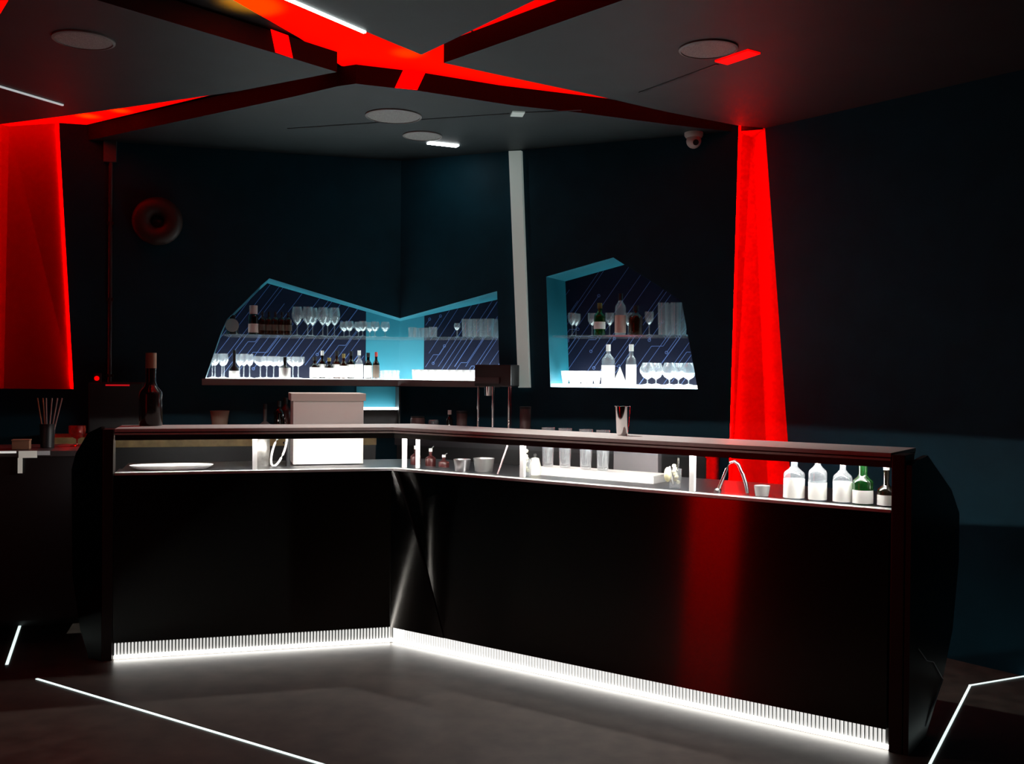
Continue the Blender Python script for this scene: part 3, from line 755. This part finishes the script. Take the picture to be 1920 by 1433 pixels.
# dim things standing on the back counter behind the short wing
def CL(px, d=-.2, z=ZK): p = wall_l(px, 780, d); p.z = z; return p
def CR(px, d=-.2, z=ZK): p = wall_r(px, 780, d); p.z = z; return p
cup('paper_cup', .155, .040, .062, mat('dull beige cup', (.30, .22, .17), .6), CL(412), 'beige paper cup on the back counter', 'cup', None)
bottle(.20, .045, CL(497, -.22), 'grey cone shouldered bottle on the back counter', mat('grey bottle', (.12, .125, .12), .4), neck=.25, sh=.25, cap=capblk)
bottle(.22, .034, CL(523, -.2), 'dark bottle next to the grey cone shouldered bottle', gld, neck=.35)
bottle(.24, .036, CL(535, -.14), 'tall reddish dark bottle on the back counter', mat('dark red glass', (.06, .012, .012), .3), neck=.35)
# big bottle on the counter top
bottle(.385, .060, BL(282, .29, ZTOP), 'large dark bottle with a tan capsule on the counter top', mat('near black glass', (.012, .010, .009), .15), neck=.42, sh=.42, cap=mat('dull tan capsule', (.25, .16, .10), .6), capz=.88, capr=1.1)
# dark till with red light
p = wall_l(240, 740, -.3)
t = empty('bar_machine', zfix(p, ZK), WA_L, 'dark bar machine with small red lights on the back counter', 'machine')
MB().box(-.22, .10, -.12, .12, 0, .34).build('housing', blackp, t, bevel=.01)
MB().lathe([(0, .0), (.014, 0), (.014, .006), (0, .008)], 14).build('red_light', redsign, t, smooth=True).matrix_local = Matrix.Translation((-.17, -.128, .365)) @ Matrix.Rotation(math.radians(90), 4, 'X')
MB().box(-.19, -.15, -.12, -.05, .34, .395).build('light_post', blackp, t)
MB().box(-.12, .02, -.126, -.118, .318, .328).build('red_bar', mat('dim red bar', (.3, .02, .02), .5, emit=(1, .01, .02), estr=.35), t)

# ------------------------------------------------------------------ behind the long wing: machine, pipes, small things
pm = wall_r(892, 720, -.24); pm2 = wall_r(960, 720, -.24)
wm_ = (pm2 - pm).length
t = empty('coffee_machine', zfix(pm, ZK), WA_R, 'dark coffee machine on tall chrome legs under the pale light strip', 'machine')
z1 = onv(920, 725, pm, mR).z - ZK; z2 = onv(920, 684, pm, mR).z - ZK
MB().box(0, wm_, -.02, .12, z1, z2).build('housing', mat('machine body', (.03, .03, .03), .3), t, bevel=.008)
MB().box(.01, wm_ * .7, -.035, -.02, z1 + .02, z1 + .06).build('control_panel', mat('machine panel', (.09, .08, .08), .3), t)
MB().box(0, wm_ + .05, -.03, .13, .0, .03).build('drip_tray', steel, t, bevel=.004)
for sx, sy in ((.02, 0), (wm_ * .5, -.01), (wm_ - .02, 0), (wm_ * .8, .09)):
    MB().lathe([(.010, .03), (.010, z1)], 12).build('leg', chrome, t, (sx, sy, 0), smooth=True)
MB().lathe([(0, z1 - .06), (.025, z1 - .06), (.028, z1), (0, z1)], 16).build('group_head', chrome, t, (wm_ * .35, -.0, 0), smooth=True)
# dark canisters beside it
ca = mat('maroon canister', (.10, .055, .05), .45)
for px, hh, lab in ((866, .15, 'maroon canister beside the coffee machine'), (985, .19, 'maroon canister under the pale light strip')):
    vessel('canister', [(0, .001), (.034, .001), (.036, .01), (.036, hh), (0, hh)], ca, CR(px, -.24), lab, 'canister', extra=[('lid', [(.037, hh), (.037, hh + .015), (0, hh + .015)], capblk)])
vessel('small_box_jar', [(0, .001), (.05, .001), (.05, .10), (.045, .11), (0, .11)], ca, CR(783, -.2), 'wide maroon jar on the back counter near the corner', 'jar', extra=[('lid', [(.046, .11), (.046, .12), (0, .12)], capblk)])
bottle(.17, .022, CR(843, -.26), 'tiny dark bottle with a bright cap on the back counter', gld, neck=.5, cap=labelw)
vessel('glass_jar', [(0, .001), (.035, .001), (.036, .09), (.03, .1), (.028, .1), (.032, .01), (0, .01)], gl, CR(813, -.2), 'small clear jar on the back counter', 'jar')

# long wing shelf: bottles with pourers near the corner
for px, hh, tx in ((779, .185, 'dark red bottle with a bright pourer at the bar corner'), (807, .17, 'dark red bottle with a thin pale pourer in the long wing'), (832, .12, 'short dark red bottle next to the steel cups')):
    bottle(hh * .62, .030, BR(px, .30, ZW), tx, mat('dark red glass', (.06, .012, .012), .3), neck=.3, sh=.45, cap=labelw, pour=True)
vessel('steel_cup', [(0, .001), (.036, .001), (.046, .062), (.044, .062), (.034, .006), (0, .006)], steel, BR(866, .12, ZS), 'steel cup on the long wing shelf', 'cup')
vessel('steel_cup', [(0, .001), (.046, .001), (.056, .07), (.054, .07), (.044, .006), (0, .006)], mat('dull steel', (.3, .3, .29), .45, metal=.9), BR(907, .17, ZS), 'wider dull steel cup behind the bright steel cup', 'cup')
# leaning stick
a = BR(933, .10, ZS + .002); b = BR(951, .10, ZS + .15)
o = MB().tube([a, b], .004, 8).build('stirring_stick', mat('pale pink stick', (.7, .5, .5), .4), smooth=True); tag(o, 'thin pale stick leaning in the long wing shelf', 'stick')
# garnish jars
def garnish(px, d, label, seed, n=7, z=ZS):
    rnd = random.Random(seed); t = empty('garnish_jar', BR(px, d, z), 0, label, 'jar')
    MB().lathe([(0, .001), (.026, .001), (.030, .09), (.028, .09), (.024, .006), (0, .006)], 20).build('jar', gl, t, smooth=True)
    fm = mat('pale garnish', (.75, .70, .50), .6)
    for i in range(n):
        a = rnd.uniform(0, 6.28); r = rnd.uniform(0, .014)
        o = MB().lathe([(.010 * math.sin(k * math.pi / 6), .010 - .010 * math.cos(k * math.pi / 6)) for k in range(7)], 10).build('garnish', fm, t, smooth=True)
        o.location = (r * math.cos(a), r * math.sin(a), .02 + i * .012)
    return t
garnish(986, .11, 'glass jar of pale garnish beside the divider and the row of glasses', 1, 9)
vessel('lemon_cup', [(0, .001), (.03, .001), (.034, .03), (.020, .085), (0, .09)], mat('cream ceramic', (.85, .82, .70), .4), BR(1003, .20, ZS), 'cream lidded pot behind the garnish jar', 'pot', extra=[('knob', [(0, .09), (.008, .092), (.008, .105), (0, .11)], capblk)])
tj = garnish(1266, .11, 'glass jar with garnish and upright spoons by the last divider', 2, 7)
MB().tube([(.008, 0, .02), (.014, 0, .14)], .004, 8).build('spoon', chrome, tj, smooth=True)
MB().tube([(-.010, 0, .02), (-.026, 0, .10)], .004, 8).build('spoon', white, tj, smooth=True)
o = MB().lathe([(.030 * math.sin(k * math.pi / 8), .034 - .034 * math.cos(k * math.pi / 8)) for k in range(9)], 16).build('lemon', mat('pale lemon', (.85, .80, .5), .5), tj, smooth=True); o.location = (-.035, -.005, .03); o.scale = (.55, .55, 1)
# white tray block with four mixing glasses
pa, pb = BR(1012, .41, ZW), BR(1238, .41, ZW)
wtr = (pb - pa).length
t = empty('glass_rack', pa, AR, 'long white rack block under the four mixing glasses', 'rack')
zr = onv(1130, 883, pa, nR).z - ZW
MB().box(0, wtr, -.07, .10, 0, zr * .80).build('block', white, t, bevel=.004)
MB().box(.004, wtr - .004, -.066, .096, zr * .80, zr).build('top_plate', white, t, bevel=.003)
first = None
for px in (1027, 1059, 1098, 1130):
    p = BR(px, .425, ZW + zr + .001)
    if first is None:
        first = vessel('mixing_glass', [(0, .001), (.026, .001), (.029, .01), (.0365, .205), (.0345, .205), (.026, .02), (0, .014)], glass_mat('thick glass', (.95, .96, .96), .15, .12), p, 'tall tapered mixing glass on the white rack', 'glass', 'four mixing glasses on the white rack')
    else: move(copy_tree(first), p)
# shaker glass on the counter top
vessel('shaker_tin', [(0, .001), (.024, .001), (.028, .012), (.038, .135), (.0385, .14), (.0365, .14), (.026, .014), (0, .012)], mat('mirror steel', (.85, .85, .85), .1, metal=1), BR(1166, .25, ZTOP), 'shiny steel shaker cup standing on the counter top', 'cup')
# pale box beyond the rack (tablet or menu holder)
t = empty('menu_box', BR(1150, .58, ZW), AR, 'grey box behind the white rack', 'box')
MB().box(0, .26, 0, .04, .0, .19).build('box', mat('grey card', (.22, .21, .22), .5), t, bevel=.003)
# gooseneck tap
a = BR(1346, .12, ZS + .001)
t = empty('gooseneck_tap', a, AR, 'chrome gooseneck tap arching over the long wing shelf', 'tap')
MB().tube([(0, 0, 0), (.022, 0, .055), (.042, 0, .105), (.058, 0, .132), (.078, 0, .138), (.096, 0, .125), (.108, 0, .098), (.116, 0, .085)], .0075, 12).build('neck', chrome, t, smooth=True)
MB().lathe([(0, 0), (.016, 0), (.016, .008), (.009, .016), (0, .016)], 16).build('base', chrome, t, smooth=True)
MB().tube([(.116, 0, .085), (.13, 0, .045), (.139, 0, .003)], [.0085, .008, .007], 12).build('spray_head', steel, t, smooth=True)
cup('jigger_cup', .045, .028, .034, mat('dull clear plastic', (.35, .33, .32), .3), BR(1429, .10, ZS), 'small dull cup at the foot of the gooseneck tap', 'cup', None)
# five bottles
bs = [(1489, .24, .043, spirit, labelw, (.03, .46), 'clear square shouldered bottle with a big white label, nearest the tap', .62, None),
      (1533, .25, .037, spirit, labelw, (.03, .40), 'clear straight bottle with a white label and speed pourer', .66, None),
      (1580, .245, .038, spirit, labelw, (.03, .46), 'clear round shouldered bottle with a tall white label', .60, None),
      (1618, .235, .040, glg, labelw, (.03, .32), 'green bottle with a white neck wrapper', .48, labelw),
      (1662, .215, .034, gld, labelw, (.03, .28), 'dark bottle with a bent metal pourer beside the end post', .42, None)]
for px, hh, rr, mm, la, lz, tx, sh, cp in bs:
    if cp: bottle(hh * .78, rr, BR(px, .10, ZS), tx, mm, 'spirits in the long wing shelf', lab=la, lz=lz, sh=sh, neck=.42, cap=cp, capz=.98)
    else: bottle(hh * .76, rr, BR(px, .10, ZS), tx, mm, 'spirits in the long wing shelf', lab=la, lz=(lz[0], lz[1]), sh=sh - .06, neck=.32, cap=labelw if mm is gld else None, capz=.97, fill=.44 if mm is spirit else None, pour=mm is gld, rz=2.2)

# ------------------------------------------------------------------ left side: side counter and things on it
sd = Vector((math.cos(WA_L), math.sin(WA_L), 0)); sn = Vector((-math.sin(WA_L), math.cos(WA_L), 0))
sp = onz(36, 846, 1.02); se_ = sp + sd * .40
t = empty('side_counter', zfix(sp, 0), WA_L, 'black side counter left of the bar with pale edging made to glow', 'counter')
MB().box(-.9, .30, .0, .5, .13, .99).build('carcass', blackp, t)
MB().box(-.9, .26, .44, .49, 0, .13).build('plinth', blackp, t)
MB().box(-.9, .32, -.01, .52, .99, 1.02).build('worktop', mat('dark counter top', (.05, .045, .045), .35), t, bevel=.003)
ed = mat('pale edging', (.62, .60, .52), .5, emit=(1, .97, .85), estr=.22)  # plain edging given emission so it reads bright, no lamp in it
MB().box(.0, .088, -.016, -.010, .985, 1.021).build('glow_edging', ed, t)
MB().box(-.004, .018, -.016, -.010, .905, .985).build('glow_edging', ed, t)
MB().box(-.25, -.012, -.016, -.010, 1.010, 1.021).build('glow_edging', mat('pale edging line', (.7, .7, .68), .5, emit=(1, 1, .95), estr=.5), t)
MB().box(.09, .15, -.014, -.010, .998, 1.02).build('glow_edging', mat('dull edging', (.3, .3, .3), .5, emit=(1, 1, 1), estr=.08), t)
t2 = empty('small_box', sp + sd * (-.01) + sn * .10, WA_L, 'small tan box on the black side counter', 'box'); t2.location.z = 1.021
MB().box(-.045, .04, 0, .06, 0, .045).build('body', cardb, t2, bevel=.003)
MB().box(-.047, .042, -.002, .062, .045, .052).build('lid', cardb, t2)
t3 = empty('straw_holder', sp + sd * .10 + sn * .22, 0, 'dark holder fanned with pale drinking straws on the side counter', 'holder'); t3.location.z = 1.021
MB().lathe([(0, .001), (.035, .001), (.04, .13), (.037, .13), (.032, .006), (0, .006)], 20).build('cup', blackp, t3, smooth=True)
st = mat('pale straw', (.55, .45, .42), .5); st2 = mat('orange straw', (.45, .18, .08), .5)
for a, m_ in ((-.06, st2), (-.03, st2), (-.012, st), (.02, st), (.05, st), (.075, st)):
    MB().tube([(a * .2, 0, .01), (a, .01, .27)], .0035, 6).build('straw', m_, t3, smooth=True)
# red tumbler on the end of the left return
p = onv(155, 822, RP + nL * .25, nL)
t4 = goblet(.115, .045, sp + sd * .24 + sn * .3, 'small red stemmed glass on the side counter by the bar end', None, stem=.35, m=glr, name='red_glass', top=1); t4.location.z = 1.021

# ------------------------------------------------------------------ fittings on the left wall
p = wall_l(207, 500, -.02)
t = empty('wall_conduit', zfix(p, 0), WA_L, 'dark vertical wall conduit right of the wide red column', 'pipe')
zt = wall_l(207, 300).z
MB().lathe([(.014, ZK), (.014, zt)], 10).build('pipe', mat('conduit', (.08, .08, .08), .3, metal=.7), t, smooth=True)
MB().box(-.045, .035, -.02, .018, zt - .02, zt + .13).build('junction_box', mat('dim box', (.06, .065, .065), .5), t, bevel=.004)
for z in (1.4, 1.9, 2.4): MB().box(-.02, .02, -.012, .019, z, z + .02).build('clip', darkm, t)
p = wall_l(296, 417, -.012)
t = empty('wall_fixture', p, 0, 'dark round ring shaped fixture on the left wall', 'wall fixture')
t.matrix_world = Matrix.Translation(p) @ Matrix.Rotation(WA_L, 4, 'Z') @ Matrix.Rotation(math.radians(90), 4, 'X')
dk = mat('dark brown fixture', (.030, .018, .014), .5)
MB().lathe([(.10 + .06 * math.cos(a), .05 + .05 * math.sin(a)) for a in [2 * math.pi * k / 12 for k in range(13)]], 36).build('ring', dk, t, smooth=True)
MB().lathe([(0, .02), (.06, .01), (.11, .045)], 30).build('cone', blackp, t, smooth=True)

# ------------------------------------------------------------------ light lines in the floor
def floor_line(pts, w, label):
    P = [onz(x, y, 0) for x, y in pts]; mb = MB()
    for a, b in zip(P, P[1:]):
        d = (b - a).normalized(); n = Vector((-d.y, d.x, 0)) * w / 2
        mb.prism([a + n - d * w / 2, b + n + d * w / 2, b - n + d * w / 2, a - n - d * w / 2], (0, 0, .003))
    o = mb.build('floor_light_line', floorled); tag(o, label, 'floor light')
floor_line([(70, 1274), (640, 1445)], .012, 'long straight white floor light line in front of the short bar wing')
floor_line([(-30, 1165), (42, 1160), (13, 1246)], .014, 'hooked white floor light line by the side counter')
floor_line([(1730, 1460), (1819, 1286), (1960, 1262)], .010, 'bent white floor light line beside the end of the long bar wing')

# ------------------------------------------------------------------ labels by order from a landmark
for g_, px_, txt in (
    ('tall wine glasses on the glass shelf', Lp(500), 'tall stemmed wine glass, %s to the small brown bottles'),
    ('short goblets on the glass shelf', Lp(620), 'short goblet, %s to the tall wine glasses'),
    ('row of small brown bottles', Lp(475), 'small brown bottle, %s to the bottle with pink labels'),
    ('slim stemmed glasses on the lit shelf', Lb(439, .09), 'slim stemmed glass, %s to the black bottle with white band'),
    ('wide coupes on the lit shelf', Lb(480), 'wide coupe on the lit shelf, %s to the slim stemmed glasses'),
    ('shot glasses in the niche corner', Lb(705), 'tiny shot glass, %s to the slim red necked bottle'),
    ('low tumblers near the niche corner', Rp(760), 'low tumbler on the glass shelf, %s to the niche corner'),
    ('tall tumblers on the glass shelf', Rp(857), 'tall tapered tumbler, %s to the single small stemmed glass'),
    ('stemmed glasses on the right niche shelf', Qp(1035), 'stemmed glass in the right niche, %s to its turquoise side'),
    ('highball glasses on the right niche shelf', Qp(1192), 'tall highball glass, %s to the amber bottle'),
    ('white cups in the right niche', Qb(1140, .07), 'white flared cup, %s to the broad shouldered clear bottle'),
    ('balloon glasses in the right niche', Qb(1183, .07), 'balloon glass, %s to the slim clear bottle'),
    ('four mixing glasses on the white rack', BR(986, .11, ZS), 'tall mixing glass on the white rack, %s to the garnish jar')):
    ordinals(g_, (g_, px_), txt)
for o in [o for o in COL.objects if o.get('group') == 'white cups on the lit shelf']:
    front = (Vector(o.location) - K).dot(mR) < .13
    o['group'] = 'front row of white cups' if front else 'rear row of white cups'
ordinals('front row of white cups', ('', Rb(760, .09)), 'white porcelain cup in the front row, %s to the niche corner')
ordinals('rear row of white cups', ('', Rb(760, .17)), 'white porcelain cup in the rear row, %s to the niche corner')
